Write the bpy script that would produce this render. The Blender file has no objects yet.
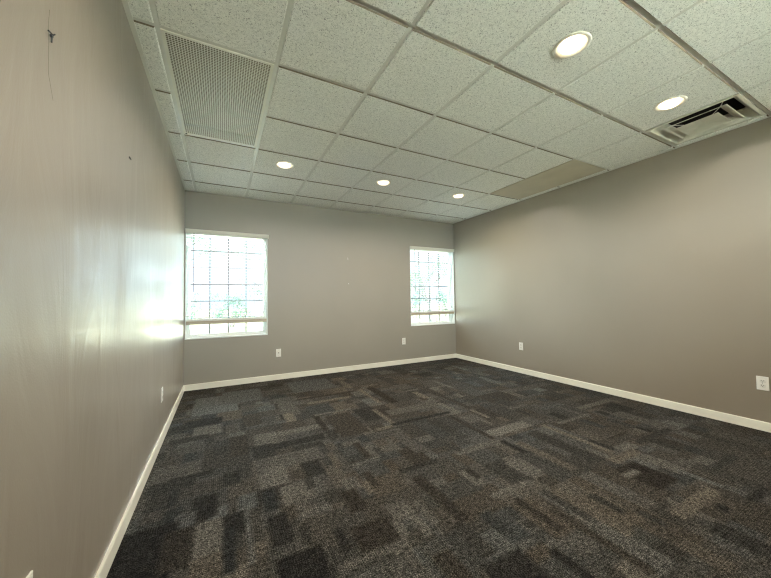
import bpy, bmesh, math, random
import numpy as np
from mathutils import Vector, Matrix, Euler

SC = bpy.context.scene
COL = SC.collection
R = math.radians

# ------------------------------------------------------------------ camera
YAW, PIT, ROL, FPX = 0.4794, 0.0335, -0.0137, 315.08
fw = Vector((math.sin(YAW)*math.cos(PIT), math.cos(YAW)*math.cos(PIT), math.sin(PIT)))
r0 = Vector((math.cos(YAW), -math.sin(YAW), 0)); u0 = r0.cross(fw)
rr = math.cos(ROL)*r0 + math.sin(ROL)*u0
uu = -math.sin(ROL)*r0 + math.cos(ROL)*u0
cam = bpy.data.cameras.new('camera'); camo = bpy.data.objects.new('camera', cam); COL.objects.link(camo)
cam.sensor_width = 36; cam.lens = FPX/771*36; cam.clip_start = 0.02; cam.clip_end = 300
M = Matrix((rr, uu, -fw)).transposed().to_4x4(); M.translation = Vector((0.436, -4.834, 1.141))
camo.matrix_world = M
SC.camera = camo

# ------------------------------------------------------------------ sky, sun, exposure
W = bpy.data.worlds.new('sky'); SC.world = W; W.use_nodes = True
wn = W.node_tree.nodes; wl = W.node_tree.links
wn['Background'].inputs[0].default_value = (0.70, 0.88, 1.0, 1)
wn['Background'].inputs[1].default_value = SKY = 46.0
sun = bpy.data.lights.new('sun', 'SUN'); suno = bpy.data.objects.new('sun', sun); COL.objects.link(suno)
sun.energy = 55; sun.angle = R(2); sun.color = (1.0, 0.82, 0.52)
suno.rotation_euler = (0, R(34), 0); suno.location = (2, -3, 8)
LAMP_W = 16.0
LAMP_COL = (1.0, 0.88, 0.72)
def portal(name, x, z, sx, sz):
    l = bpy.data.lights.new(name, 'AREA'); l.shape = 'RECTANGLE'; l.size = sx; l.size_y = sz
    l.cycles.is_portal = True
    o = bpy.data.objects.new(name, l); COL.objects.link(o); o.location = (x, 0.165, z); o.rotation_euler = (R(-90), 0, 0); return o
portal('window_daylight', 0.515, 1.375, 1.02, 1.45); portal('window_daylight', 3.955, 1.375, 1.0, 1.45)
l_ = portal('window_daylight', 2.2, 1.97, 3.4, .8); l_.location.y = -6.56; l_.rotation_euler = (R(90), 0, 0)  # sampling portal for the added rear window
vs = SC.view_settings; vs.view_transform = 'Standard'; vs.look = 'None'; vs.gamma = 1; vs.use_curve_mapping = False
vs.exposure = 0.42
SC.cycles.use_denoising = True; SC.cycles.denoising_prefilter = 'NONE'; SC.cycles.max_bounces = 10; SC.cycles.diffuse_bounces = 6; SC.cycles.sample_clamp_indirect = 0; SC.cycles.sample_clamp_direct = 1.15; SC.cycles.pixel_filter_type = 'BLACKMAN_HARRIS'; SC.cycles.filter_width = 1.2
SC.cycles.caustics_reflective = False; SC.cycles.caustics_refractive = False

# ------------------------------------------------------------------ materials
def mat(name, col, rough=0.5, spec=0.5, metal=0.0):
    m = bpy.data.materials.new(name); m.use_nodes = True
    b = m.node_tree.nodes['Principled BSDF']
    b.inputs['Base Color'].default_value = (*col, 1); b.inputs['Roughness'].default_value = rough
    b.inputs['Specular IOR Level'].default_value = spec; b.inputs['Metallic'].default_value = metal
    return m
def N(m, t, **kw):
    n = m.node_tree.nodes.new(t)
    for k, v in kw.items():
        if k in n.inputs: n.inputs[k].default_value = v
        else: setattr(n, k, v)
    return n
def Lk(m, a, b): m.node_tree.links.new(a, b)
def mapped(m, scale):
    tc = N(m, 'ShaderNodeTexCoord'); mp = N(m, 'ShaderNodeMapping'); mp.inputs['Scale'].default_value = scale
    Lk(m, tc.outputs['Object'], mp.inputs['Vector']); return mp.outputs[0]
def ramp(m, fac, stops):
    r = N(m, 'ShaderNodeValToRGB'); el = r.color_ramp.elements
    while len(el) < len(stops): el.new(0.5)
    for e, (p, c) in zip(el, stops): e.position = p; e.color = (*c, 1) if len(c) == 3 else c
    Lk(m, fac, r.inputs[0]); return r.outputs[0]
def bsdf(m): return m.node_tree.nodes['Principled BSDF']
def mottled(name, col, rough, amt=0.06, scale=3.0, bump=0.0, bscale=200, spec=0.5):
    m = mat(name, col, rough, spec)
    nz = N(m, 'ShaderNodeTexNoise', Scale=1.0, Detail=3.0); Lk(m, mapped(m, (scale,)*3), nz.inputs['Vector'])
    c = ramp(m, nz.outputs[0], [(0.3, tuple(x*(1-amt) for x in col)), (0.7, tuple(min(1, x*(1+amt)) for x in col))])
    Lk(m, c, bsdf(m).inputs['Base Color'])
    if bump:
        n2 = N(m, 'ShaderNodeTexNoise', Scale=1.0, Detail=2.0); Lk(m, mapped(m, (bscale,)*3), n2.inputs['Vector'])
        b = N(m, 'ShaderNodeBump', Strength=bump, Distance=0.001); Lk(m, n2.outputs[0], b.inputs['Height'])
        Lk(m, b.outputs[0], bsdf(m).inputs['Normal'])
    return m

WALLC = (0.272, 0.233, 0.182)
def wall_mat(name, col, rough, streak, spec=0.5):
    """satin wall paint: orange-peel roller texture, long soft vertical waves, patchy sheen"""
    m = mat(name, col, rough, spec)
    nz = N(m, 'ShaderNodeTexNoise', Scale=1.0, Detail=4.0); Lk(m, mapped(m, (1.3, 1.3, 0.9)), nz.inputs['Vector'])
    c = ramp(m, nz.outputs[0], [(0.3, tuple(x*0.96 for x in col)), (0.7, tuple(x*1.04 for x in col))])
    Lk(m, c, bsdf(m).inputs['Base Color'])
    rg = ramp(m, nz.outputs[0], [(0.35, (rough-0.05,)*3), (0.65, (rough+0.06,)*3)])
    Lk(m, rg, bsdf(m).inputs['Roughness'])
    peel = N(m, 'ShaderNodeTexNoise', Scale=1.0, Detail=2.0); Lk(m, mapped(m, (170, 170, 170)), peel.inputs['Vector'])
    b1 = N(m, 'ShaderNodeBump', Strength=0.25, Distance=0.0012); Lk(m, peel.outputs[0], b1.inputs['Height'])
    wav = N(m, 'ShaderNodeTexNoise', Scale=1.0, Detail=4.0, Roughness=0.5, Distortion=0.8); Lk(m, mapped(m, (4.2, 4.2, 1.3)), wav.inputs['Vector'])
    b2 = N(m, 'ShaderNodeBump', Strength=streak, Distance=0.02); Lk(m, wav.outputs[0], b2.inputs['Height'])
    Lk(m, b1.outputs[0], b2.inputs['Normal']); Lk(m, b2.outputs[0], bsdf(m).inputs['Normal'])
    return m
M_WL = wall_mat('satin_greige_paint_left', WALLC, 0.36, 0.32, 0.8)
M_WB = wall_mat('satin_greige_paint_back', WALLC, 0.48, 0.06)
M_WR = wall_mat('satin_greige_paint_right', WALLC, 0.40, 0.08, 0.85)
M_BASE = mottled('cream_trim_paint', (0.88, 0.86, 0.76), 0.35, 0.03)
M_GRID = mat('white_grid_enamel', (0.62, 0.61, 0.55), 0.35, 0.5)
M_WHITE = mottled('white_vinyl', (0.80, 0.82, 0.80), 0.35, 0.02)
M_SLAT = mottled('white_blind_slat', (0.84, 0.84, 0.82), 0.4, 0.02)
M_BRAIL = mottled('shaded_blind_rail', (0.42, 0.36, 0.27), 0.45, 0.04)  # tan paints a white rail as it looks in backlit shadow
M_VAL = mottled('cream_blind_valance', (0.70, 0.67, 0.58), 0.45, 0.03)
M_MUNT = mottled('backlit_muntin_grey', (0.16, 0.165, 0.18), 0.5, 0.02)  # darkened in colour so the muntins read as backlit against the daylight
M_CORD = mat('grey_cord', (0.25, 0.25, 0.27), 0.7)
M_WAND = mat('clear_grey_wand', (0.16, 0.16, 0.18), 0.25)
M_PLATE = mottled('white_plastic_plate', (0.92, 0.91, 0.86), 0.3, 0.01)
M_SOCK = mottled('white_plastic_socket', (0.82, 0.81, 0.76), 0.35, 0.01)
M_DARK = mat('dark_slot', (0.015, 0.015, 0.015), 0.6)
M_STEEL = mat('screw_steel', (0.5, 0.5, 0.48), 0.35, 0.5, 1.0)
M_VENT = mottled('painted_vent_metal', (0.58, 0.56, 0.47), 0.45, 0.08, 9.0)
M_CRACK = mat('dusty_crack', (0.15, 0.13, 0.10), 0.9)
M_VENTD = mottled('dark_duct_metal', (0.035, 0.034, 0.028), 0.8, 0.3, 8.0)  # near-black, for the duct neck and the downlight housings
M_PERF = mottled('perforated_cream_metal', (0.66, 0.64, 0.54), 0.4, 0.04, 6.0)
M_PLEN = mottled('plenum_board', (0.17, 0.145, 0.10), 0.9, 0.2, 2.0)
M_TAN = mottled('tan_ceiling_panel', (0.52, 0.46, 0.35), 0.75, 0.05, 4.0, 0.3, 150)
M_TRIM = mottled('white_lamp_trim', (0.74, 0.70, 0.62), 0.35, 0.02)

# glass: mostly clear with a surface reflection
M_GLASS = bpy.data.materials.new('window_glass'); M_GLASS.use_nodes = True
nt = M_GLASS.node_tree; nt.nodes.remove(nt.nodes['Principled BSDF'])
tr = nt.nodes.new('ShaderNodeBsdfTransparent'); tr.inputs[0].default_value = (0.93, 0.97, 0.96, 1)
gl = nt.nodes.new('ShaderNodeBsdfGlossy'); gl.inputs['Roughness'].default_value = 0.02
fr = nt.nodes.new('ShaderNodeFresnel'); mx = nt.nodes.new('ShaderNodeMixShader')
nt.links.new(fr.outputs[0], mx.inputs[0]); nt.links.new(tr.outputs[0], mx.inputs[1]); nt.links.new(gl.outputs[0], mx.inputs[2])
nt.links.new(mx.outputs[0], nt.nodes['Material Output'].inputs[0])

M_BULB = bpy.data.materials.new('lit_lamp_lens'); M_BULB.use_nodes = True
b = bsdf(M_BULB); b.inputs['Base Color'].default_value = (0.9, 0.88, 0.8, 1)
b.inputs['Emission Color'].default_value = (1.0, 0.88, 0.66, 1); b.inputs['Emission Strength'].default_value = 5

def fissured():
    """mineral-fibre ceiling tile: pale board with small dark fissures and pinholes"""
    m = mat('fissured_ceiling_tile', (0.6, 0.6, 0.52), 0.9, 0.2)
    base = (0.82, 0.815, 0.76)
    n1 = N(m, 'ShaderNodeTexNoise', Scale=1.0, Detail=1.0, Distortion=1.2); Lk(m, mapped(m, (150, 150, 150)), n1.inputs['Vector'])
    worm = ramp(m, n1.outputs[0], [(0.335, (0.42,)*3), (0.395, (1, 1, 1))])
    v = N(m, 'ShaderNodeTexVoronoi', Scale=1.0); Lk(m, mapped(m, (170, 170, 170)), v.inputs['Vector'])
    pin = ramp(m, v.outputs['Distance'], [(0.14, (0.4,)*3), (0.22, (1, 1, 1))])
    n3 = N(m, 'ShaderNodeTexNoise', Scale=1.0, Detail=2.0); Lk(m, mapped(m, (60, 60, 60)), n3.inputs['Vector'])
    soft = ramp(m, n3.outputs[0], [(0.3, (0.92,)*3), (0.7, (1.05,)*3)])
    a = N(m, 'ShaderNodeMixRGB', blend_type='MULTIPLY'); a.inputs[0].default_value = 1; Lk(m, worm, a.inputs[1]); Lk(m, pin, a.inputs[2])
    c = N(m, 'ShaderNodeMixRGB', blend_type='MULTIPLY'); c.inputs[0].default_value = 1; Lk(m, a.outputs[0], c.inputs[1]); Lk(m, soft, c.inputs[2])
    d = N(m, 'ShaderNodeMixRGB', blend_type='MULTIPLY'); d.inputs[0].default_value = 1; Lk(m, c.outputs[0], d.inputs[1]); d.inputs[2].default_value = (*base, 1)
    Lk(m, d.outputs[0], bsdf(m).inputs['Base Color'])
    bp = N(m, 'ShaderNodeBump', Strength=0.5, Distance=0.002); Lk(m, a.outputs[0], bp.inputs['Height']); Lk(m, bp.outputs[0], bsdf(m).inputs['Normal'])
    return m
M_TILE = fissured()
M_EDGE_SHADE = mottled('shaded_tile_edge', (0.20, 0.165, 0.115), 0.9, 0.1, 20)  # dark brown paints the shadow line beside the cross tees

def carpet():
    """loop-pile carpet tiles; block tone, hue and rib direction are face attributes of the floor"""
    m = mat('block_pattern_carpet', (0.05, 0.05, 0.05), 1.0, 0.05)
    at = N(m, 'ShaderNodeAttribute', attribute_name='carpet_block')
    sep = N(m, 'ShaderNodeSeparateColor'); Lk(m, at.outputs['Color'], sep.inputs[0])
    cold = ramp(m, sep.outputs[0], [(0.0, (0.012, 0.012, 0.012)), (0.5, (0.045, 0.046, 0.044)), (1.0, (0.115, 0.116, 0.112))])
    warm = ramp(m, sep.outputs[0], [(0.0, (0.014, 0.011, 0.009)), (0.5, (0.050, 0.042, 0.033)), (1.0, (0.125, 0.107, 0.084))])
    mixh = N(m, 'ShaderNodeMixRGB'); Lk(m, sep.outputs[1], mixh.inputs[0]); Lk(m, cold, mixh.inputs[1]); Lk(m, warm, mixh.inputs[2])
    # ribs run along x or y of each block
    def ribs(sc):
        n = N(m, 'ShaderNodeTexNoise', Scale=1.0, Detail=2.0, Roughness=0.7); Lk(m, mapped(m, sc), n.inputs['Vector']); return n.outputs[0]
    rx = ribs((300, 170, 170)); ry = ribs((170, 300, 170))
    w1 = N(m, 'ShaderNodeTexWave', Scale=1.0, Distortion=1.5, Detail=1.0); w1.bands_direction = 'X'; Lk(m, mapped(m, (28, 28, 28)), w1.inputs['Vector'])
    w2 = N(m, 'ShaderNodeTexWave', Scale=1.0, Distortion=1.5, Detail=1.0); w2.bands_direction = 'Y'; Lk(m, mapped(m, (28, 28, 28)), w2.inputs['Vector'])
    mr = N(m, 'ShaderNodeMixRGB'); Lk(m, sep.outputs[2], mr.inputs[0]); Lk(m, rx, mr.inputs[1]); Lk(m, ry, mr.inputs[2])
    mw = N(m, 'ShaderNodeMixRGB'); Lk(m, sep.outputs[2], mw.inputs[0]); Lk(m, w1.outputs[0], mw.inputs[1]); Lk(m, w2.outputs[0], mw.inputs[2])
    sp = ramp(m, mr.outputs[0], [(0.36, (0.08,)*3), (0.5, (0.75,)*3), (0.62, (2.8,)*3)])
    wv = ramp(m, mw.outputs[0], [(0.0, (0.72,)*3), (1.0, (1.22,)*3)])
    a = N(m, 'ShaderNodeMixRGB', blend_type='MULTIPLY'); a.inputs[0].default_value = 1; Lk(m, mixh.outputs[0], a.inputs[1]); Lk(m, sp, a.inputs[2])
    c = N(m, 'ShaderNodeMixRGB', blend_type='MULTIPLY'); c.inputs[0].default_value = 1; Lk(m, a.outputs[0], c.inputs[1]); Lk(m, wv, c.inputs[2])
    gn = N(m, 'ShaderNodeTexNoise', Scale=1.0, Detail=3.0, Roughness=0.8); Lk(m, mapped(m, (55, 55, 55)), gn.inputs['Vector'])
    gr = ramp(m, gn.outputs[0], [(0.38, (0.31,)*3), (0.62, (1.28,)*3)])
    e = N(m, 'ShaderNodeMixRGB', blend_type='MULTIPLY'); e.inputs[0].default_value = 1; Lk(m, c.outputs[0], e.inputs[1]); Lk(m, gr, e.inputs[2])
    Lk(m, e.outputs[0], bsdf(m).inputs['Base Color'])
    bp = N(m, 'ShaderNodeBump', Strength=0.3, Distance=0.002); Lk(m, mr.outputs[0], bp.inputs['Height']); Lk(m, bp.outputs[0], bsdf(m).inputs['Normal'])
    return m
M_CARPET = carpet()

# ------------------------------------------------------------------ mesh helpers
class MB:
    def __init__(s): s.bm = bmesh.new()
    def box(s, x0, x1, y0, y1, z0, z1, bev=0.0, mtx=None):
        r = bmesh.ops.create_cube(s.bm, size=1)
        vs = r['verts']
        bmesh.ops.scale(s.bm, vec=(abs(x1-x0), abs(y1-y0), abs(z1-z0)), verts=vs)
        bmesh.ops.translate(s.bm, vec=((x0+x1)/2, (y0+y1)/2, (z0+z1)/2), verts=vs)
        if bev:
            es = list({e for v in vs for e in v.link_edges})
            r = bmesh.ops.bevel(s.bm, geom=es, offset=bev, segments=2, affect='EDGES', profile=0.5)
            vs = list({v for f in r['faces'] for v in f.verts} | {v for v in vs if v.is_valid})
        if mtx is not None: bmesh.ops.transform(s.bm, matrix=mtx, verts=vs)
        return s
    def lathe(s, prof, cx, cy, n=32, z0=0.0):
        rings = []
        for (r, z) in prof:
            if r < 1e-6: rings.append([s.bm.verts.new((cx, cy, z+z0))])
            else: rings.append([s.bm.verts.new((cx+r*math.cos(2*math.pi*k/n), cy+r*math.sin(2*math.pi*k/n), z+z0)) for k in range(n)])
        for a, b in zip(rings, rings[1:]):
            for k in range(n):
                q = [a[k % len(a)], a[(k+1) % n % len(a)], b[(k+1) % n % len(b)], b[k % len(b)]]
                q2 = []
                for v in q:
                    if v not in q2: q2.append(v)
                if len(q2) > 2:
                    try: s.bm.faces.new(q2)
                    except ValueError: pass
        return s
    def tube(s, pts, rads, n=8):
        rings = []
        for i, p in enumerate(pts):
            p = Vector(p)
            d = (Vector(pts[min(i+1, len(pts)-1)]) - Vector(pts[max(i-1, 0)])).normalized()
            a = d.orthogonal().normalized() if i == 0 else (a - d*a.dot(d)).normalized()
            b_ = d.cross(a); r = rads[i] if hasattr(rads, '__len__') else rads
            rings.append([s.bm.verts.new(p + a*(r*math.cos(2*math.pi*k/n)) + b_*(r*math.sin(2*math.pi*k/n))) for k in range(n)])
        for q, w in zip(rings, rings[1:]):
            for k in range(n): s.bm.faces.new((q[k], q[(k+1) % n], w[(k+1) % n], w[k]))
        s.bm.faces.new(rings[0][::-1]); s.bm.faces.new(rings[-1]); return s
    def frustum(s, cx, cy, rings, cap=False):
        """square rings (half width, z) bridged in order"""
        R_ = [[s.bm.verts.new((cx+sx*h, cy+sy*h, z)) for sx, sy in ((-1,-1),(1,-1),(1,1),(-1,1))] for h, z in rings]
        for a, b_ in zip(R_, R_[1:]):
            for k in range(4): s.bm.faces.new((a[k], a[(k+1) % 4], b_[(k+1) % 4], b_[k]))
        if cap: s.bm.faces.new(R_[-1])
        return s
    def build(s, name, m, parent=None, smooth=False, loc=None):
        bmesh.ops.recalc_face_normals(s.bm, faces=s.bm.faces)
        me = bpy.data.meshes.new(name); s.bm.to_mesh(me); s.bm.free()
        me.materials.append(m)
        if smooth:
            for p in me.polygons: p.use_smooth = True
        o = bpy.data.objects.new(name, me); COL.objects.link(o)
        if parent: o.parent = parent
        if loc: o.location = loc
        return o
def raw(name, verts, faces, m, parent=None):
    me = bpy.data.meshes.new(name); me.from_pydata(verts, [], faces); me.update(); me.materials.append(m)
    o = bpy.data.objects.new(name, me); COL.objects.link(o)
    if parent: o.parent = parent
    return o
def empty(name, loc=(0, 0, 0), rot=(0, 0, 0)):
    o = bpy.data.objects.new(name, None); COL.objects.link(o); o.location = loc; o.rotation_euler = rot
    o.empty_display_size = 0.1; return o
def tag(o, label=None, cat=None, group=None, kind=None):
    if label: o['label'] = label
    if cat: o['category'] = cat
    if group: o['group'] = group
    if kind: o['kind'] = kind
    return o
def copy_tree(o, parent=None):
    c = o.copy(); COL.objects.link(c)
    if parent: c.parent = parent
    for ch in o.children: copy_tree(ch, c)
    return c

# ------------------------------------------------------------------ the room
RW, H, YF = 4.471, 2.612, -6.4     # width, ceiling height, wall behind the camera
T = 0.6096; TY = 0.607
CX = [0.1246 + T*k for k in range(8)]
RY0 = -2.833                       # row line A; the others count from it
S_ = lambda o, lab, cat: tag(o, lab, cat, kind='structure')

# floor: carpet tiles with irregular rectangular blocks
PATCHES = [(0.18,0.62,-1.11,-0.46,2.0,-1),(0.46,0.89,-0.87,-0.33,1.5,-1),(0.16,0.46,-1.41,-1.25,-2.0,0),(0.04,0.17,-1.45,-1.32,-1.5,0),(0.24,0.46,-1.68,-1.44,2.0,0),(0.05,0.18,-1.69,-1.53,1.0,0),(0.08,0.35,-1.76,-1.66,-1.0,0),(0.4,0.54,-2.14,-2.0,-1.0,0),(0.52,0.63,-2.21,-1.82,-1.0,1),(0.06,0.33,-2.37,-2.13,1.0,0),(0.16,0.4,-2.38,-2.33,-2.0,0),(0.46,0.56,-2.6,-2.44,-2.0,0),(0.57,0.62,-2.5,-2.35,-1.0,0),(0.68,0.86,-2.14,-1.88,1.5,0),(0.67,0.82,-2.39,-2.12,-1.5,0),(0.66,0.76,-2.74,-2.52,1.0,0),(0.72,1.25,-2.01,-1.9,2.0,0),(0.7,1.22,-2.23,-2.13,-2.0,0),(0.99,1.17,-1.58,-1.09,1.0,0),(1.0,1.1,-1.73,-1.48,2.5,1),(1.23,1.93,-1.12,-1.06,-1.5,1),(1.29,1.81,-1.33,-1.25,2.0,1),(1.24,1.5,-1.65,-1.37,-0.5,-1),(1.27,1.65,-1.7,-1.65,1.5,0),(2.12,2.22,-1.72,-1.03,-2.0,1),(1.98,2.03,-1.66,-1.04,2.0,1),(1.84,1.88,-2.28,-1.8,2.0,1),(1.64,1.84,-2.3,-2.25,2.0,1),(1.35,1.61,-2.29,-1.74,-1.0,1),(1.25,1.3,-2.08,-1.7,-2.0,1),(1.24,1.31,-2.29,-2.08,-1.5,0),(0.67,1.12,-2.53,-2.33,1.0,0),(1.14,1.2,-2.71,-2.48,1.0,1),(1.36,1.42,-2.7,-2.43,-1.5,1),(1.43,1.48,-2.73,-2.51,1.5,0),(1.63,1.68,-2.72,-2.5,1.0,0),(0.7,0.84,-2.67,-2.5,2.0,0),(1.25,1.81,-0.8,-0.26,1.0,-1),(1.9,1.98,-0.95,-0.53,1.5,1),(3.04,3.09,-1.61,-1.17,2.0,0),(2.51,2.6,-1.77,-1.51,2.5,1),(3.88,3.95,-0.91,-0.55,2.0,-1),(3.74,3.81,-1.74,-1.34,1.5,-1),(2.72,2.77,-2.28,-1.67,-1.5,1),(2.55,2.6,-2.32,-1.97,2.0,0),(1.92,2.55,-2.05,-1.9,1.0,0),(1.82,2.48,-2.28,-2.23,-2.5,0),(2.69,2.74,-2.57,-2.31,2.0,1),(2.42,2.92,-2.9,-2.78,2.5,0),(2.39,2.43,-2.92,-2.34,-1.5,1),(2.41,2.46,-3.21,-2.97,-2.5,0),(3.19,3.24,-2.34,-2.11,-1.5,0),(3.13,3.26,-2.44,-2.23,-1.0,0),(1.97,2.41,-2.99,-2.93,1.5,0),(2.01,2.06,-2.95,-2.78,-1.0,0),(1.72,1.82,-2.81,-2.42,0.5,0),(3.1,3.15,-2.72,-2.55,-1.5,0),(2.72,2.85,-3.52,-2.96,-1.5,0),(2.96,3.01,-3.5,-2.91,2.0,1),(2.5,2.56,-3.51,-3.05,1.0,1),(3.28,3.37,-2.94,-2.77,-2.0,0),(3.52,3.57,-3.04,-2.7,1.0,0),(3.15,3.64,-3.0,-2.95,1.5,0),(3.39,3.46,-3.22,-3.01,-1.0,-1),(3.82,3.95,-3.53,-3.08,1.0,0),(3.64,3.69,-3.46,-3.35,-2.5,0),(4.0,4.16,-3.13,-2.9,-2.0,0),(3.74,3.8,-3.07,-2.96,-2.0,0),(3.03,3.08,-3.49,-3.31,-2.0,0),(2.85,3.18,-3.61,-3.52,1.5,1),(3.05,3.18,-3.87,-3.6,1.5,0),(2.74,2.98,-3.88,-3.64,-2.5,1),(2.71,2.87,-3.73,-3.68,2.0,0),(3.43,3.5,-3.73,-3.53,-1.5,0),(3.33,3.85,-3.54,-3.49,-1.5,0),(0.06,0.31,-2.49,-2.37,-1.5,0),(0.31,0.43,-2.88,-2.63,-2.5,0),(0.07,0.18,-2.64,-2.49,-1.0,0),(0.17,0.26,-2.86,-2.68,-2.0,-1),(0.22,0.34,-2.95,-2.76,1.0,-1),(0.34,0.45,-3.21,-2.9,2.0,0),(0.45,0.56,-3.06,-2.89,-2.5,0),(0.45,0.52,-3.3,-3.0,-2.5,-1),(0.55,0.59,-3.31,-2.88,1.5,-1),(-0.02,0.25,-3.22,-2.82,-3.0,0),(0.21,0.34,-3.18,-2.9,-2.0,1),(0.34,0.46,-3.33,-3.16,1.0,1),(0.65,0.84,-2.75,-2.56,2.0,0),(0.77,0.93,-2.97,-2.76,2.0,0),(0.65,0.74,-2.97,-2.77,-2.0,-1),(0.82,0.9,-3.08,-2.91,1.0,0),(0.65,0.75,-3.24,-3.02,-2.5,0),(0.78,0.83,-3.3,-3.17,-1.5,0),(0.92,0.97,-2.87,-2.74,-1.0,0),(1.12,1.22,-3.03,-2.88,1.5,0),(1.21,1.26,-3.1,-2.95,1.5,1),(1.07,1.17,-3.2,-3.0,-2.0,1),(0.65,0.87,-3.56,-3.32,-3.0,0),(0.93,0.98,-3.42,-3.27,-2.5,0),(1.26,1.33,-3.04,-2.87,-1.5,1),(1.01,1.21,-3.52,-3.3,-2.0,1),(1.23,1.28,-3.49,-3.35,1.5,0),(0.9,1.22,-3.52,-3.47,1.0,0),(1.53,1.59,-3.53,-3.07,-2.0,1),(1.4,1.46,-3.49,-3.27,1.0,0),(1.31,1.37,-3.53,-3.3,1.5,0),(1.5,1.81,-2.99,-2.94,-2.0,0),(1.82,1.87,-3.36,-3.15,1.5,0),(2.18,2.33,-3.43,-3.23,1.5,0),(2.04,2.13,-3.43,-3.36,-1.5,0),(1.82,2.16,-3.48,-3.43,1.5,0),(1.91,1.96,-3.82,-3.53,-2.0,1),(1.65,1.73,-3.71,-3.52,-1.5,-1),(1.8,1.85,-3.73,-3.68,-2.0,0),(1.28,1.36,-3.8,-3.62,-1.5,1),(1.48,1.54,-3.76,-3.54,-1.5,0),(1.43,1.66,-3.98,-3.79,-2.5,0),(1.17,1.23,-3.73,-3.52,0.5,0),(3.07,3.12,-4.05,-3.83,1.5,-1),(2.15,2.23,-3.98,-3.58,1.0,1),(2.54,3.02,-4.07,-3.99,1.5,1),(2.38,2.43,-4.04,-3.9,-1.5,0),(2.31,2.35,-3.89,-3.72,-2.0,0),(2.53,2.67,-4.33,-4.13,-2.0,0),(2.8,2.86,-4.14,-4.08,-2.5,0),(2.01,2.05,-4.14,-3.67,-1.5,1),(1.76,1.8,-4.03,-3.87,-3.0,0),(2.28,2.39,-4.3,-4.12,0.5,1),(3.05,3.29,-4.2,-4.13,-2.0,0)]
def build_floor():
    c = 0.0254; n0x, n0y = 2, 0
    x_or, y_or = 0.03, -2.956
    nx = math.ceil(RW/c)+2; ny = math.ceil((0-YF)/c)+2
    rng = random.Random(11)
    tone = np.zeros((nx, ny)); hue = np.full((nx, ny), 0.5); dr = np.zeros((nx, ny))
    gx = np.arange(nx)*c + c/2; gy = YF + np.arange(ny)*c + c/2
    tx0 = math.floor((0-x_or)/0.6096)
    def fill(x0, x1, y0, y1, t, h=None, d=None):
        ix = (gx >= x0) & (gx < x1); iy = (gy >= y0) & (gy < y1); s = np.ix_(ix, iy)
        tone[s] = t
        if h is not None: hue[s] = h
        if d is not None: dr[s] = d
    def split(x0, x1, y0, y1, depth, par):
        w, h = x1-x0, y1-y0
        if depth == 0 or (w < 0.16 and h < 0.16) or (depth < 3 and rng.random() < 0.18):
            fill(x0, x1, y0, y1, rng.gauss(0, 0.7), min(1, max(0, par[0]+rng.gauss(0, 0.22))), par[1] if rng.random() < 0.8 else 1-par[1]); return
        f = rng.uniform(0.25, 0.75)
        if (w > h) == (rng.random() < 0.8): split(x0, x0+w*f, y0, y1, depth-1, par); split(x0+w*f, x1, y0, y1, depth-1, par)
        else: split(x0, x1, y0, y0+h*f, depth-1, par); split(x0, x1, y0+h*f, y1, depth-1, par)
    for i in range(-1, 9):
        for j in range(-8, 7):
            x0 = x_or+i*0.6096; y0 = y_or+j*0.6096
            split(x0, x0+0.6096, y0, y0+0.6096, 5, (rng.uniform(0.35, 0.75), (i+j) % 2))
    for x0, x1, y0, y1, t, h in PATCHES:
        fill(x0, x1, y0, y1, t, 0.5+0.38*h)
    seam = np.zeros((nx, ny))
    xs = np.arange(nx+1)*c; ys = YF + np.arange(ny+1)*c
    xs = np.clip(xs, 0, RW); ys = np.clip(ys, YF, 0)
    V = [(x, y, 0) for x in xs for y in ys]
    F = []; A = []
    for i in range(nx):
        for j in range(ny):
            a = i*(ny+1)+j
            if xs[i+1]-xs[i] < 1e-6 or ys[j+1]-ys[j] < 1e-6: continue
            F.append((a, a+ny+1, a+ny+2, a+1))
    o = raw('floor', V, F, M_CARPET)
    ti = np.minimum(np.arange(nx+1), nx-1); tj = np.minimum(np.arange(ny+1), ny-1); g_ = np.ix_(ti, tj)
    jit = np.random.RandomState(4).normal(0, 0.04, (nx+1, ny+1))
    arr = np.stack([np.clip(0.5+tone[g_]*0.15+jit, 0, 1), hue[g_], dr[g_], np.ones((nx+1, ny+1))], -1)
    ca = o.data.color_attributes.new('carpet_block', 'FLOAT_COLOR', 'POINT')
    ca.data.foreach_set('color', arr.astype(np.float32).ravel())
    return S_(o, 'charcoal and brown block patterned carpet tile floor', 'floor')
floor = build_floor()

WT = 0.17
OPEN = [(0.012, 1.024), (3.454, 4.458)]; Z0, Z1 = 0.655, 2.085
def wall_back():
    b = MB()
    b.box(-WT, OPEN[0][0], 0, WT, 0, 3.0); b.box(OPEN[0][1], OPEN[1][0], 0, WT, 0, 3.0); b.box(OPEN[1][1], RW+WT, 0, WT, 0, 3.0)
    for a, c in OPEN:
        b.box(a, c, 0, WT, 0, Z0); b.box(a, c, 0, WT, Z1, 3.0)
    return b.build('wall_back', M_WB)
S_(wall_back(), 'greige back wall with two windows', 'wall')
S_(MB().box(-WT, 0, YF-WT, 0, 0, 3.0).build('wall_left', M_WL), 'shiny greige wall at left', 'wall')
S_(MB().box(RW, RW+WT, YF-WT, 0, 0, 3.0).build('wall_right', M_WR), 'greige wall at right', 'wall')
wf = MB(); wf.box(0, 0.5, YF-WT, YF, 0, 3.0); wf.box(3.9, RW, YF-WT, YF, 0, 3.0); wf.box(0.5, 3.9, YF-WT, YF, 0, 1.57); wf.box(0.5, 3.9, YF-WT, YF, 2.37, 3.0)
S_(wf.build('wall_front', M_WR), 'greige wall behind the viewer', 'wall')
w3 = S_(empty('added_rear_window', (2.2, YF, 1.57)), 'unseen wide window added behind the viewer to brighten the room', 'window')  # added out of view to throw daylight onto the ceiling
f3 = MB()
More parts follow.
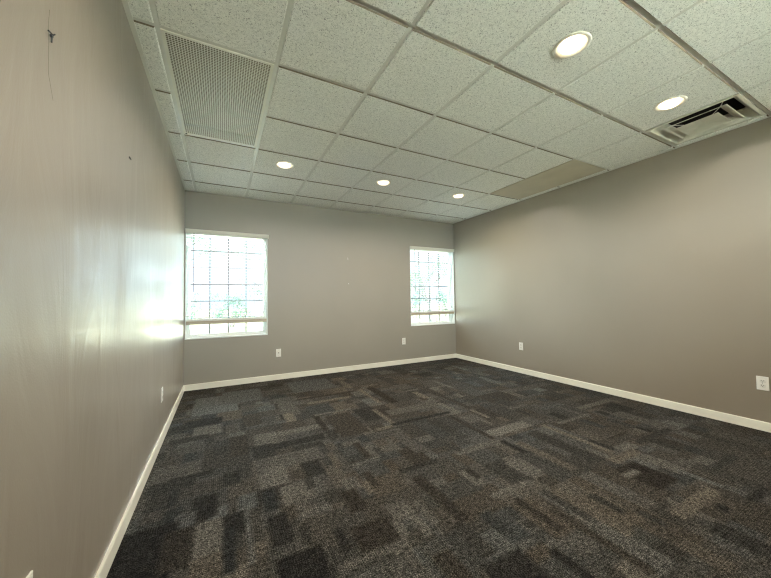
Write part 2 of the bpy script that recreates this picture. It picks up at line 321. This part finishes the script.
for k in range(5): f3.box(-1.7+k*.8375, -1.65+k*.8375, -.13, -.08, 0, .8)
f3.box(-1.65, 1.65, -.13, -.08, 0, .05); f3.box(-1.65, 1.65, -.13, -.08, .75, .8)
f3.build('window_frame', M_WHITE, w3); MB().box(-1.69, 1.69, -.108, -.104, .02, .78).build('pane', M_GLASS, w3)
S_(MB().box(-WT-.5, RW+WT+.5, YF-WT-2.3, YF-WT, 2.72, 2.84).build('sky_blocking_canopy', M_PLEN), 'unseen canopy added to keep sky light off the added rear window', 'canopy')  # added to block the sky so mostly ground bounce enters the rear window
S_(MB().box(-WT-.3, RW+WT+.3, YF-WT-.01, WT+.35, 3.0, 3.12).build('roof', M_PLEN), 'flat roof deck over the room', 'roof')

# baseboards with an eased top edge
def baseboard(name, p, q, lab):
    p, q = Vector(p), Vector(q); d = (q-p).normalized(); n = Vector((-d.y, d.x, 0))
    prof = [(0, 0), (0.013, 0), (0.013, 0.068), (0.010, 0.0745), (0.004, 0.076), (0, 0.076)]
    b = MB(); A = [b.bm.verts.new(p+n*u+Vector((0, 0, z))) for u, z in prof]; B = [b.bm.verts.new(q+n*u+Vector((0, 0, z))) for u, z in prof]
    for k in range(len(prof)): b.bm.faces.new((A[k], A[(k+1) % 6], B[(k+1) % 6], B[k]))
    b.bm.faces.new(A); b.bm.faces.new(B[::-1])
    S_(b.build(name, M_BASE), lab, 'baseboard')
baseboard('baseboard_left', (0, 0, 0), (0, YF, 0), 'cream baseboard along the left wall')
baseboard('baseboard_back', (RW, 0, 0), (0, 0, 0), 'cream baseboard below the windows')
baseboard('baseboard_right', (RW, YF, 0), (RW, 0, 0), 'cream baseboard along the right wall')

# ceiling: lay-in tiles with a bevelled reveal, hung in an exposed grid
ROWS = sorted({round(RY0+TY*k, 4) for k in range(-6, 5)} | {YF, 0.0})
COLS = [0.0] + CX + [RW]
def rowk(k): return RY0+TY*k
LIGHTS = [(2.2465, -3.753), (3.479, -3.748), (1.034, -1.354), (2.236, -1.354), (3.440, -1.358), (1.03, -3.755)]  # last one is out of view, added at the open grid spot for brightness
RH = 0.083
def build_ceiling():
    V = []; F = []; EDGE = []
    def v(x, y, z): V.append((x, y, z)); return len(V)-1
    g, e, rec = 0.0115, 0.006, 0.007
    for i in range(len(COLS)-1):
        for j in range(len(ROWS)-1):
            x0, x1, y0, y1 = COLS[i], COLS[i+1], ROWS[j], ROWS[j+1]
            xm, ym = (x0+x1)/2, (y0+y1)/2
            if CX[0] < xm < CX[1] and rowk(0) < ym < rowk(2): continue      # perforated return grille
            if CX[6] < xm < CX[7] and rowk(0) < ym < rowk(2): continue      # plain tan panel
            if CX[6] < xm < CX[7] and rowk(-2) < ym < rowk(-1): continue    # supply diffuser
            a0 = x0+(g if x0 > 0 else 0.018); a1 = x1-(g if x1 < RW else 0.018)
            b0 = y0+(g if y0 > YF else 0.018); b1 = y1-(g if y1 < 0 else 0.018)
            o = [v(a0, b0, H+rec), v(a1, b0, H+rec), v(a1, b1, H+rec), v(a0, b1, H+rec)]
            k = [v(a0+e, b0+e, H), v(a1-e, b0+e, H), v(a1-e, b1-e, H), v(a0+e, b1-e, H)]
            for q in range(4):
                if q in (0, 2): EDGE.append(len(F))  # only these two bevels carry the painted shadow tone
                F.append((o[q], o[(q+1) % 4], k[(q+1) % 4], k[q]))
            lamp = [L for L in LIGHTS if x0 < L[0] < x1 and y0 < L[1] < y1]
            if not lamp: F.append((k[3], k[2], k[1], k[0])); continue
            cx, cy = lamp[0]; n = 32
            ring = [v(cx+RH*math.cos(2*math.pi*(t+.5)/n-3*math.pi/4), cy+RH*math.sin(2*math.pi*(t+.5)/n-3*math.pi/4), H) for t in range(n)]
            for q in range(4):
                for t in range(8):
                    s0 = ring[(q*8+t-1) % n]; s1 = ring[(q*8+t) % n]
                    if t == 0: F.append((k[q], s0, s1))
                    else: F.append((k[q], s0, s1))
                F.append((k[q], ring[(q*8+7) % n], k[(q+1) % 4]))
    o = raw('ceiling', V, F, M_TILE)
    o.data.materials.append(M_EDGE_SHADE)
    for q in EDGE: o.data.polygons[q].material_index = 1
    bm = bmesh.new(); bm.from_mesh(o.data); bmesh.ops.recalc_face_normals(bm, faces=bm.faces)
    bm.to_mesh(o.data); bm.free(); return o
ceil = S_(build_ceiling(), 'suspended ceiling of pale fissured tiles in a metal grid', 'ceiling')
gb = MB()
zt = H+0.0068
for x in CX: gb.box(x-0.012, x+0.012, YF, 0, zt, zt+0.03)
gb.build('main_tee', M_GRID, ceil)
gb = MB()
for y in ROWS[1:-1]:
    xs = [0.0]+CX+[RW]
    for a, c in zip(xs, xs[1:]):
        if abs(y-rowk(1)) < .01 and (abs(a-CX[0]) < .01 or abs(a-CX[6]) < .01): continue
        gb.box(a+(0.012 if a > 0 else 0), c-(0.012 if c < RW else 0), y-0.012, y+0.012, zt-0.0003, zt+0.03)
gb.build('cross_tee', M_GRID, ceil)
# wall angle around the room, lapped at one joint on the left wall
wa = MB()
wa.box(0, 0.020, -2.63, 0, H-0.001, H+0.004); wa.box(0, 0.024, YF, -2.60, H-0.006, H-0.002)
wa.box(RW-0.02, RW, YF, 0, H-0.001, H+0.004); wa.box(0.02, RW-0.02, -0.02, 0, H-0.001, H+0.004)
wa.build('wall_angle', M_GRID, ceil)
# plenum deck closing the space above the tiles
MB().box(0, RW, YF, 0, H+0.34, H+0.37).build('plenum_deck', M_PLEN, ceil)

# ------------------------------------------------------------------ windows
def window(name, a, c, lab):
    w = S_(empty(name, ((a+c)/2, 0, Z0)), lab, 'window')
    def P(mb, nm, m): o = mb.build(nm, m, w); o.location = (-(a+c)/2, 0, -Z0); return o
    j = MB(); t = 0.008     # white liner of the reveal
    j.box(a, a+t, -0.001, 0.092, Z0, Z1); j.box(c-t, c, -0.001, 0.092, Z0, Z1); j.box(a+t, c-t, -0.001, 0.092, Z1-t, Z1)
    P(j, 'jamb', M_WHITE)
    P(MB().box(a+t, c-t, -0.003, 0.092, Z0, Z0+0.012, 0.002), 'window_sill', M_WHITE)
    f = MB(); fw_ = 0.022
    f.box(a+t, a+t+fw_, .085, .165, Z0+.012, Z1-t); f.box(c-t-fw_, c-t, .085, .165, Z0+.012, Z1-t)
    f.box(a+t+fw_, c-t-fw_, .085, .165, Z0+.012, Z0+.034); f.box(a+t+fw_, c-t-fw_, .085, .165, Z1-t-fw_, Z1-t)
    P(f, 'window_frame', M_WHITE)
    s = MB(); a2, c2 = a+t+fw_, c-t-fw_; z2, z3 = Z0+.034, Z1-t-fw_; sw = 0.020
    s.box(a2, a2+sw, .105, .15, z2, z3, .003); s.box(c2-sw, c2, .105, .15, z2, z3, .003)
    s.box(a2+sw, c2-sw, .105, .15, z2, z2+sw, .003); s.box(a2+sw, c2-sw, .105, .15, z3-sw, z3, .003)
    P(s, 'sash', M_WHITE)
    m_ = MB()
    for k in range(1, 4):
        x = a2+sw+(c2-a2-2*sw)*k/4; m_.box(x-.0075, x+.0075, .120, .134, z2+sw, z3-sw)
    for k in range(1, 6):
        z = 0.695+0.2288*k; m_.box(a2+sw, c2-sw, .121, .133, z-.0075, z+.0075)
    P(m_, 'muntin_grid', M_MUNT)
    P(MB().box(a2+sw-.004, c2-sw+.004, .126, .1285, z2+sw-.004, z3-sw+.004), 'pane', M_GLASS)
    return w
window('window_1', *OPEN[0], 'left window with white grid, beside the left wall')
window('window_2', *OPEN[1], 'right window with white grid, in the far corner')

# ------------------------------------------------------------------ blinds
def blind(a, c, val0, val1, wand_x, cord_x, lab):
    w = tag(empty('window_blind', ((a+c)/2, 0.0, Z0)), lab, 'window blind', 'blinds hung in the two windows')
    ox, oz = -(a+c)/2, -Z0
    def P(mb, nm, m, par=None): o = mb.build(nm, m, par or w); o.location = (ox, 0, oz) if par is None else (0, 0, 0); return o
    x0, x1 = a+0.014, c-0.014
    v = MB(); v.box(val0, val1, -0.020, -0.006, 2.050, 2.104, .003); v.box(val0, val1, -0.024, -0.018, 2.092, 2.104, .002)
    v.box(val1-0.012, val1, -0.008, -0.0005, 2.052, 2.102); v.box(val0, val0+.012, -0.008, -0.0005, 2.052, 2.102)
    P(v, 'valance', M_VAL)
    P(MB().box(x0, x1, 0.004, 0.056, 2.040, 2.074, .002), 'head_rail', M_WHITE)
    z = 2.018; sl = None; k = 0
    while z > 0.93:
        if sl is None:
            b = MB(); n = 6; yw = 0.05
            rows = []
            for q in range(n+1):
                y = -yw/2+yw*q/n; zz = 0.0022*(1-(2*q/n-1)**2)
                rows.append([b.bm.verts.new((s_*(x1-x0)/2, y, zz+dz)) for s_ in (-1, 1) for dz in (0.0013, -0.0013)])
            for r_, t_ in zip(rows, rows[1:]):
                b.bm.faces.new((r_[0], r_[2], t_[2], t_[0])); b.bm.faces.new((r_[1], t_[1], t_[3], r_[3]))
                b.bm.faces.new((r_[0], t_[0], t_[1], r_[1])); b.bm.faces.new((r_[2], r_[3], t_[3], t_[2]))
            b.bm.faces.new(rows[0]); b.bm.faces.new(rows[-1])
            sl = b.build('slat', M_SLAT, w); o = sl
        else:
            o = sl.copy(); COL.objects.link(o)
        o.location = (0, 0.031, z-Z0); o.rotation_euler = (R(1.5), 0, 0)
        z -= 0.042
    bt = MB().box(x0-.002, x1+.002, 0.004, 0.058, 0.845, 0.890, .003)
    P(bt, 'bottom_rail', M_BRAIL)
    st = MB()
    for q in range(5): st.box(x0, x1, 0.006, 0.056, 0.8905+q*0.0048, 0.8951+q*0.0048)
    P(st, 'gathered_slats', M_SLAT)
    for f_ in (0.16, 0.84):
        ld = MB(); x = x0+(x1-x0)*f_
        for y in (0.0045, 0.0575): ld.tube([(x, y, 2.04), (x, y, 0.888)], 0.0007, 5)
        P(ld, 'ladder_cord', M_CORD)
    lc = MB()
    for dx in (0, 0.022): lc.tube([(cord_x+dx, -0.0015, 2.05), (cord_x+dx, -0.0025, 1.0)], 0.0011, 5)
    lc.lathe([(0, 0.0), (.006, .003), (.007, .02), (.003, .035), (0, .036)], cord_x+.011, -0.003, 10, 0.965)
    P(lc, 'lift_cord', M_CORD)
    wd = MB(); wd.tube([(wand_x, -0.0105, 2.052), (wand_x, -0.026, 1.9), (wand_x, -0.028, 1.268)], 0.0045, 6)
    P(wd, 'tilt_wand', M_WAND)
    return w
blind(*OPEN[0], 0.012, 1.042, 0.108, 0.955, 'raised white slatted blind in the window beside the left wall')
blind(*OPEN[1], 3.455, 4.467, 3.545, 4.372, 'raised white slatted blind in the window beside the right wall')

# ------------------------------------------------------------------ downlights
def make_downlight():
    r = empty('downlight')
    # trim: flange under the tile, throat running up inside the can
    MB().lathe([(0.078, 0.0), (0.098, 0.0), (0.099, -0.003), (0.096, -0.006), (0.084, -0.007), (0.078, -0.003), (0.072, 0.006), (0.066, 0.012), (0.060, 0.013), (0.060, 0.018), (0.0812, 0.018), (0.0812, 0.0)], 0, 0, 40).build('trim_ring', M_TRIM, r, True)
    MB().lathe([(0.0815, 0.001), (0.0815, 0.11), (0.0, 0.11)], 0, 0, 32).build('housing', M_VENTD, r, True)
    MB().lathe([(0.0, -0.022), (0.030, -0.0205), (0.052, -0.016), (0.062, -0.008), (0.064, 0.000), (0.060, 0.012), (0.038, 0.040), (0.0, 0.042)], 0, 0, 40).build('lamp_lens', M_BULB, r, True)
    l = bpy.data.lights.new('lamp_light', 'AREA'); l.shape = 'DISK'; l.size = 0.08; l.energy = LAMP_W; l.color = LAMP_COL; l.spread = R(165)
    lo = bpy.data.objects.new('lamp_light', l); COL.objects.link(lo); lo.parent = r; lo.location = (0, 0, -0.0235)
    return r
DL = ['lit recessed round downlight near the top edge, nearest to the viewer of those seen',
      'lit recessed round downlight next to the square air diffuser',
      'lit recessed round downlight in the far row beyond the perforated ceiling grille',
      'lit recessed round downlight in the middle of the far row of three',
      'lit recessed round downlight in the far row beside the plain tan ceiling panel',
      'unseen recessed round downlight added for brightness on the near left beside the perforated grille']
dl0 = make_downlight()
for k, (x, y) in enumerate(LIGHTS):
    o = dl0 if k == 0 else copy_tree(dl0)
    o.location = (x, y, H); tag(o, DL[k], 'ceiling light', 'recessed downlights in the ceiling')

# ------------------------------------------------------------------ perforated return grille
def perforated():
    x0, x1, y0, y1 = CX[0]+0.0125, CX[1]-0.0125, rowk(0)+0.0125, rowk(2)-0.0125
    cx, cy = (x0+x1)/2, (y0+y1)/2
    g = tag(empty('return_air_grille', (cx, cy, H)), 'long cream perforated metal return grille set in the ceiling near the left wall', 'ceiling grille')
    w, l = x1-x0, y1-y0; bd = 0.016
    fr_ = MB()
    for (a, b_, c_, d_) in ((-w/2, w/2, -l/2, -l/2+bd), (-w/2, w/2, l/2-bd, l/2), (-w/2, -w/2+bd, -l/2+bd, l/2-bd), (w/2-bd, w/2, -l/2+bd, l/2-bd)):
        fr_.box(a, b_, c_, d_, 0.001, 0.008)
    fr_.build('grille_frame', M_PERF, g)
    nx, ny = 38, 78
    W_, L_ = w-2*bd, l-2*bd; px, py = W_/nx, L_/ny
    V, F = [], []
    idx = {}
    def v(x, y, z=0.003):
        k = (round(x, 5), round(y, 5), z)
        if k not in idx: idx[k] = len(V); V.append(k)
        return idx[k]
    def cell(ax, bx, ay, by, full):
        o = [v(ax, ay), v(bx, ay), v(bx, by), v(ax, by)]
        if not full: F.append(tuple(o)); return
        mx_, my_ = (ax+bx)/2, (ay+by)/2; rx, ry = (bx-ax)*0.37, (by-ay)*0.34
        k = [v(mx_+sx*rx, my_+sy*ry) for sx, sy in ((-.9, -1), (.9, -1), (1, -.0), (.9, 1), (-.9, 1), (-1, 0))]
        F.extend([(o[0], o[1], k[1], k[0]), (o[1], o[2], k[3], k[2], k[1]), (o[2], o[3], k[4], k[3]), (o[3], o[0], k[0], k[5], k[4])])
    for j in range(ny):
        ya = -L_/2+j*py; off = 0
        if off: cell(-W_/2, -W_/2+off, ya, ya+py, False); cell(W_/2-off, W_/2, ya, ya+py, False)
        for i in range(nx-(1 if off else 0)):
            xa = -W_/2+off+i*px; cell(xa, xa+px, ya, ya+py, True)
    raw('perforated_sheet', V, F, M_PERF, g)
    bx = MB()
    bx.box(-w/2, w/2, -l/2, l/2, 0.10, 0.104); bx.box(-w/2, -w/2+.003, -l/2, l/2, 0.008, 0.1); bx.box(w/2-.003, w/2, -l/2, l/2, 0.008, 0.1)
    bx.box(-w/2, w/2, -l/2, -l/2+.003, 0.008, 0.1); bx.box(-w/2, w/2, l/2-.003, l/2, 0.008, 0.1)
    bx.build('plenum_box', M_PLEN, g)
    MB().lathe([(0, 0), (.008, .0), (.006, -.004), (0, -.006)], -w/2+.02, l/2-.012, 8, 0.002).build('latch', M_DARK, g)
perforated()

# ------------------------------------------------------------------ plain tan panel
tp = MB(); a, b_ = CX[6]+0.0, CX[7]-0.010
tp.box(a, b_, rowk(0)+0.012, rowk(2)-0.012, H-0.001, H+0.0065, .0015)
tag(tp.build('ceiling_panel', M_TAN), 'plain smooth tan ceiling panel two tiles long beside the right wall', 'ceiling panel')

# ------------------------------------------------------------------ supply diffuser
def diffuser():
    cx, cy = (CX[6]+CX[7])/2, (rowk(-1)+rowk(-2))/2
    g = tag(empty('air_diffuser', (cx, cy, H)), 'square stepped metal air diffuser in the ceiling beside the right wall', 'air vent')
    h = 0.2915
    MB().frustum(0, 0, [(h, .005), (h, 0), (0.270, -0.001), (0.264, 0.004), (0.206, 0.085)]).build('flange', M_VENT, g)
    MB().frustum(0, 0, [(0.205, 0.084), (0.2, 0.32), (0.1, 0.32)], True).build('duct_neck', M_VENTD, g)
    MB().frustum(0, 0, [(0.194, -0.003), (0.200, -0.002), (0.200, 0.001), (0.152, 0.019), (0.150, 0.017), (0.180, 0.006), (0.194, -0.003)]).build('louver_ring', M_VENT, g)
    MB().frustum(0, 0, [(0.128, -0.013), (0.133, -0.012), (0.133, -0.010), (0.095, 0.005), (0.05, 0.007)], True).frustum(0, 0, [(0.128, -0.013), (0.118, -0.011), (0.03, -0.003)], True).build('centre_cone', M_VENT, g)
    for s1 in (-1, 1):
        for s2 in (-1, 1): MB().tube([(s1*.09, s2*.09, .0075), (s1*.155, s2*.155, .021), (s1*.205, s2*.205, .085)], 0.003, 6).build('support_rod', M_VENT, g)
diffuser()

# ------------------------------------------------------------------ wall plates
def plate_root(name): return empty(name)
def cyl(mb, x, z, r, y0, y1, n=12):
    mb.tube([(x, y0, z), (x, y1, z)], r, n)
def duplex():
    """faces -y, wall plane at y = 0"""
    r = empty('wall_outlet')
    MB().box(-.035, .035, -.006, 0, -.0572, .0572, .0022).build('cover_plate', M_PLATE, r)
    for s_ in (1, -1):
        q = MB(); z = s_*0.0195
        q.box(-.017, .017, -.0085, -.004, z-.0115, z+.0115, .002); q.box(-.012, .012, -.0085, -.004, z-.0145, z+.0145, .002)
        rc = q.build('receptacle', M_SOCK, r)
        t = MB(); t.box(-.0075, -.0050, -.0090, -.0080, z-.001, z+.0075); t.box(.0050, .0075, -.0090, -.0080, z-.0, z+.0065)
        cyl(t, 0, z-.0075, .0026, -.0090, -.0080)
        t.build('slots', M_DARK, rc)
    c = MB(); cyl(c, 0, 0, .0032, -.0072, -.0055); c.build('screw', M_STEEL, r)
    return r
def jack():
    r = empty('wall_jack')
    MB().box(-.035, .035, -.006, 0, -.0572, .0572, .0022).build('cover_plate', M_PLATE, r)
    q = MB(); q.box(-.009, .009, -.0085, -.004, -.009, .010, .001); p = q.build('jack_body', M_SOCK, r)
    t = MB(); t.box(-.006, .006, -.0092, -.008, -.005, .006); t.box(-.003, .003, -.0092, -.008, .006, .008); t.build('jack_opening', M_DARK, p)
    for s_ in (1, -1):
        c = MB(); cyl(c, 0, s_*.042, .003, -.0072, -.0055); c.build('screw', M_STEEL, r)
    return r
j = jack(); j.location = (1.174, 0, 0.385)
tag(j, 'white single jack plate on the back wall below the left window', 'wall jack')
d0 = duplex(); G = 'white duplex outlets on the walls'
PL = [((3.299, 0, 0.400), 0, 'small white duplex outlet on the back wall, left of the right window'),
      ((RW, -1.512, 0.405), -90, 'white duplex outlet low on the right wall near the far corner'),
      ((RW, -3.919, 0.395), -90, 'white duplex outlet on the right wall at the right edge, largest outlet seen'),
      ((0, -1.662, 0.387), 90, 'white duplex outlet on the left wall seen nearly edge on'),
      ((0, -3.700, 0.398), 90, 'white outlet cover on the left wall, only its top showing at the bottom edge')]
for k, (loc, rz, lab) in enumerate(PL):
    o = d0 if k == 0 else copy_tree(d0)
    o.location = loc; o.rotation_euler = (0, 0, R(rz)); tag(o, lab, 'outlet', G)
# left wall: local -y must point to +x, right wall: to -x

# ------------------------------------------------------------------ small marks on the walls
b = MB(); b.tube([(0.0, 0, 0), (0.006, 0, 0.001)], .004, 8); b.tube([(0.004, 0.002, 0), (0.008, -0.012, -0.002), (0.007, -0.03, -0.006)], .0022, 6); b.tube([(0.005, 0, .002), (0.007, 0.008, .012)], .0018, 6)
b.tube([(.004, 0, 0), (.004, -.002, -.02)], .002, 6)
tag(b.build('wall_hook', M_DARK, None, False, (0, -3.625, 1.905)), 'tiny dark bent hook high on the left wall', 'wall hook')
b = MB(); b.tube([(0.0, 0, 0), (0.005, 0, 0)], .003, 8); b.tube([(0.004, -.012, 0.002), (0.0055, 0, 0.0), (0.004, .02, -.001)], .0025, 6)
tag(b.build('nail', M_DARK, None, False, (0, -2.764, 1.905)), 'tiny dark nail high on the left wall, further along than the hook', 'nail')
b = MB()
b.tube([(0.0002, -3.632, 1.975), (0.0002, -3.637, 1.93), (0.0002, -3.634, 1.88), (0.0002, -3.630, 1.79), (0.0002, -3.60, 1.73)], .0004, 4)
tag(b.build('wall_crack', M_CRACK), 'hairline crack through the paint around the hook on the left wall', 'crack')
def anchors(x, z, lab):
    o = empty('wall_anchor', (x, 0, z)); tag(o, lab, 'wall anchor', 'white anchors in the back wall')
    for dx, dz, r_ in ((0, 0.006, .0045), (0.003, -0.014, .0035)):
        MB().lathe([(0, .0035), (r_*.6, .003), (r_, .0005), (r_, 0)], 0, 0, 10).build('plug', M_PLATE, o)
        p = o.children[-1]; p.rotation_euler = (R(90), 0, 0); p.location = (dx, 0, dz)
anchors(2.261, 1.82, 'upper pair of tiny white plugs in the back wall between the windows')
anchors(2.274, 1.405, 'lower pair of tiny white plugs in the back wall between the windows')

# ------------------------------------------------------------------ outdoors
M_GROUND = mottled('pale_paving', (0.52, 0.475, 0.40), 0.9, 0.10, 0.8)
M_LAWN = mottled('dry_grass', (0.26, 0.235, 0.145), 0.95, 0.15, 1.5)
M_BARK = mottled('grey_bark', (0.03, 0.027, 0.025), 0.9, 0.2, 8)
M_LEAF = mottled('green_leaves', (0.03, 0.075, 0.05), 0.6, 0.3, 2)
M_FENCE = mottled('weathered_fence', (0.10, 0.085, 0.07), 0.9, 0.1, 4)
M_HEDGE = mottled('hedge_leaves', (0.03, 0.07, 0.05), 0.7, 0.3, 3)
g = MB(); g.box(-40, 50, -40, 0.6, -0.35, -0.20); S_(g.build('ground', M_GROUND), 'bright pale paving outside the windows', 'ground')
S_(MB().box(-40, 50, 0.6, 60, -0.35, -0.20).build('lawn', M_LAWN), 'pale dry grass outside the two windows', 'lawn')
def leaves(mb_rng, centers, n, spread, size):
    V, F = [], []
    for c in centers:
        for _ in range(n):
            p = Vector(c)+Vector((mb_rng.gauss(0, spread), mb_rng.gauss(0, spread), mb_rng.gauss(0, spread*.8)))
            e = Euler((mb_rng.uniform(0, 6.3), mb_rng.uniform(0, 6.3), mb_rng.uniform(0, 6.3))).to_matrix()
            s = size*mb_rng.uniform(.6, 1.3); k = len(V)
            for q in ((-s, 0, 0), (-s*.2, s*.45, .1*s), (s, 0, 0), (-s*.2, -s*.45, .1*s)): V.append(tuple(p+e @ Vector(q)))
            F.append((k, k+1, k+2, k+3))
    return V, F
def tree(x, y, h, seed, lab, leafy):
    rng = random.Random(seed); root = tag(empty('tree', (x, y, -0.2)), lab, 'tree', 'trees outside the windows')
    tr_ = MB(); tips = []
    def br(p, d, L, r, dep):
        pts = [p]; q = p
        for s in range(4):
            d = (d+Vector((rng.gauss(0, .16), rng.gauss(0, .16), rng.gauss(0, .08)+.04))).normalized(); q = q+d*L/4; pts.append(q)
        tr_.tube(pts, [r*(1-.15*i) for i in range(5)], 6)
        if dep == 0: tips.append(q); return
        for k in range(3 if dep > 1 else 4):
            nd = (d+Vector((rng.gauss(0, .62), rng.gauss(0, .62), rng.gauss(.12, .35)))).normalized()
            br(pts[rng.choice((2, 3, 4))], nd, L*.72, r*.48, dep-1)
            if dep <= 2: tips.append(pts[3])
    br(Vector((0, 0, 0)), Vector((0, 0, 1)), h*.36, h*.022, 4)
    tr_.build('trunk', M_BARK, root)
    V, F = leaves(rng, rng.sample(tips, min(len(tips), leafy)), 26, .16*h/5, .05)
    raw('foliage', V, F, M_LEAF, root)
tree(-2.0, 7.0, 5.0, 3, 'leafy young tree outside, at the left side of the left window', 30)
tree(4.2, 11.5, 6.5, 5, 'bare branched tree outside, at the right side of the left window', 14)
tree(9.4, 7.6, 5.0, 8, 'leafy tree outside the right window', 50)
tree(15.5, 9.5, 6.0, 12, 'bushy tree further off outside the right window', 60)
def shrub(x, y, w, h, seed, lab):
    rng = random.Random(seed); o = tag(empty('shrub', (x, y, -0.2)), lab, 'shrub', 'shrubs beyond the fence')
    cs = [(rng.uniform(-w/2, w/2), rng.uniform(-.3, .3), rng.uniform(.3, 1)*h*math.cos(rng.uniform(-.6, .6))) for _ in range(26)]
    V, F = leaves(rng, cs, 40, .15, .06); raw('foliage', V, F, M_HEDGE, o)
    s = MB()
    for q in range(5): c = cs[q]; s.tube([(c[0]*.2, 0, 0), (c[0]*.6, c[1]*.5, h*.3), tuple(c)], [.02, .014, .006], 5)
    s.build('stem', M_BARK, o)
SH = [(-1.6, 'shrub behind the fence at the left end of the left window'), (0.9, 'rounded shrub behind the fence seen through the middle of the left window'),
      (3.4, 'shrub behind the fence at the right end of the left window'), (12.6, 'shrub behind the fence at the left of the right window'),
      (15.4, 'shrub behind the fence at the middle of the right window'), (18.2, 'shrub behind the fence at the right of the right window')]
for k, (x, lab) in enumerate(SH): shrub(x, 14, 1.6, 1.9, 40+k, lab)
fe = tag(empty('rail_fence', (0, 5.2, -0.2)), 'low two rail fence across the paving outside', 'fence')
for k in range(12): MB().box(-.025, .025, -.025, .025, 0, .66, .008).build('post', M_FENCE, fe).location = (-3+k*1.52+.24, 0, 0)
for z in (0.30, 0.60):
    MB().box(-4.5, 15, -.037, -.025, z-.015, z+.015, .006).build('rail', M_FENCE, fe)
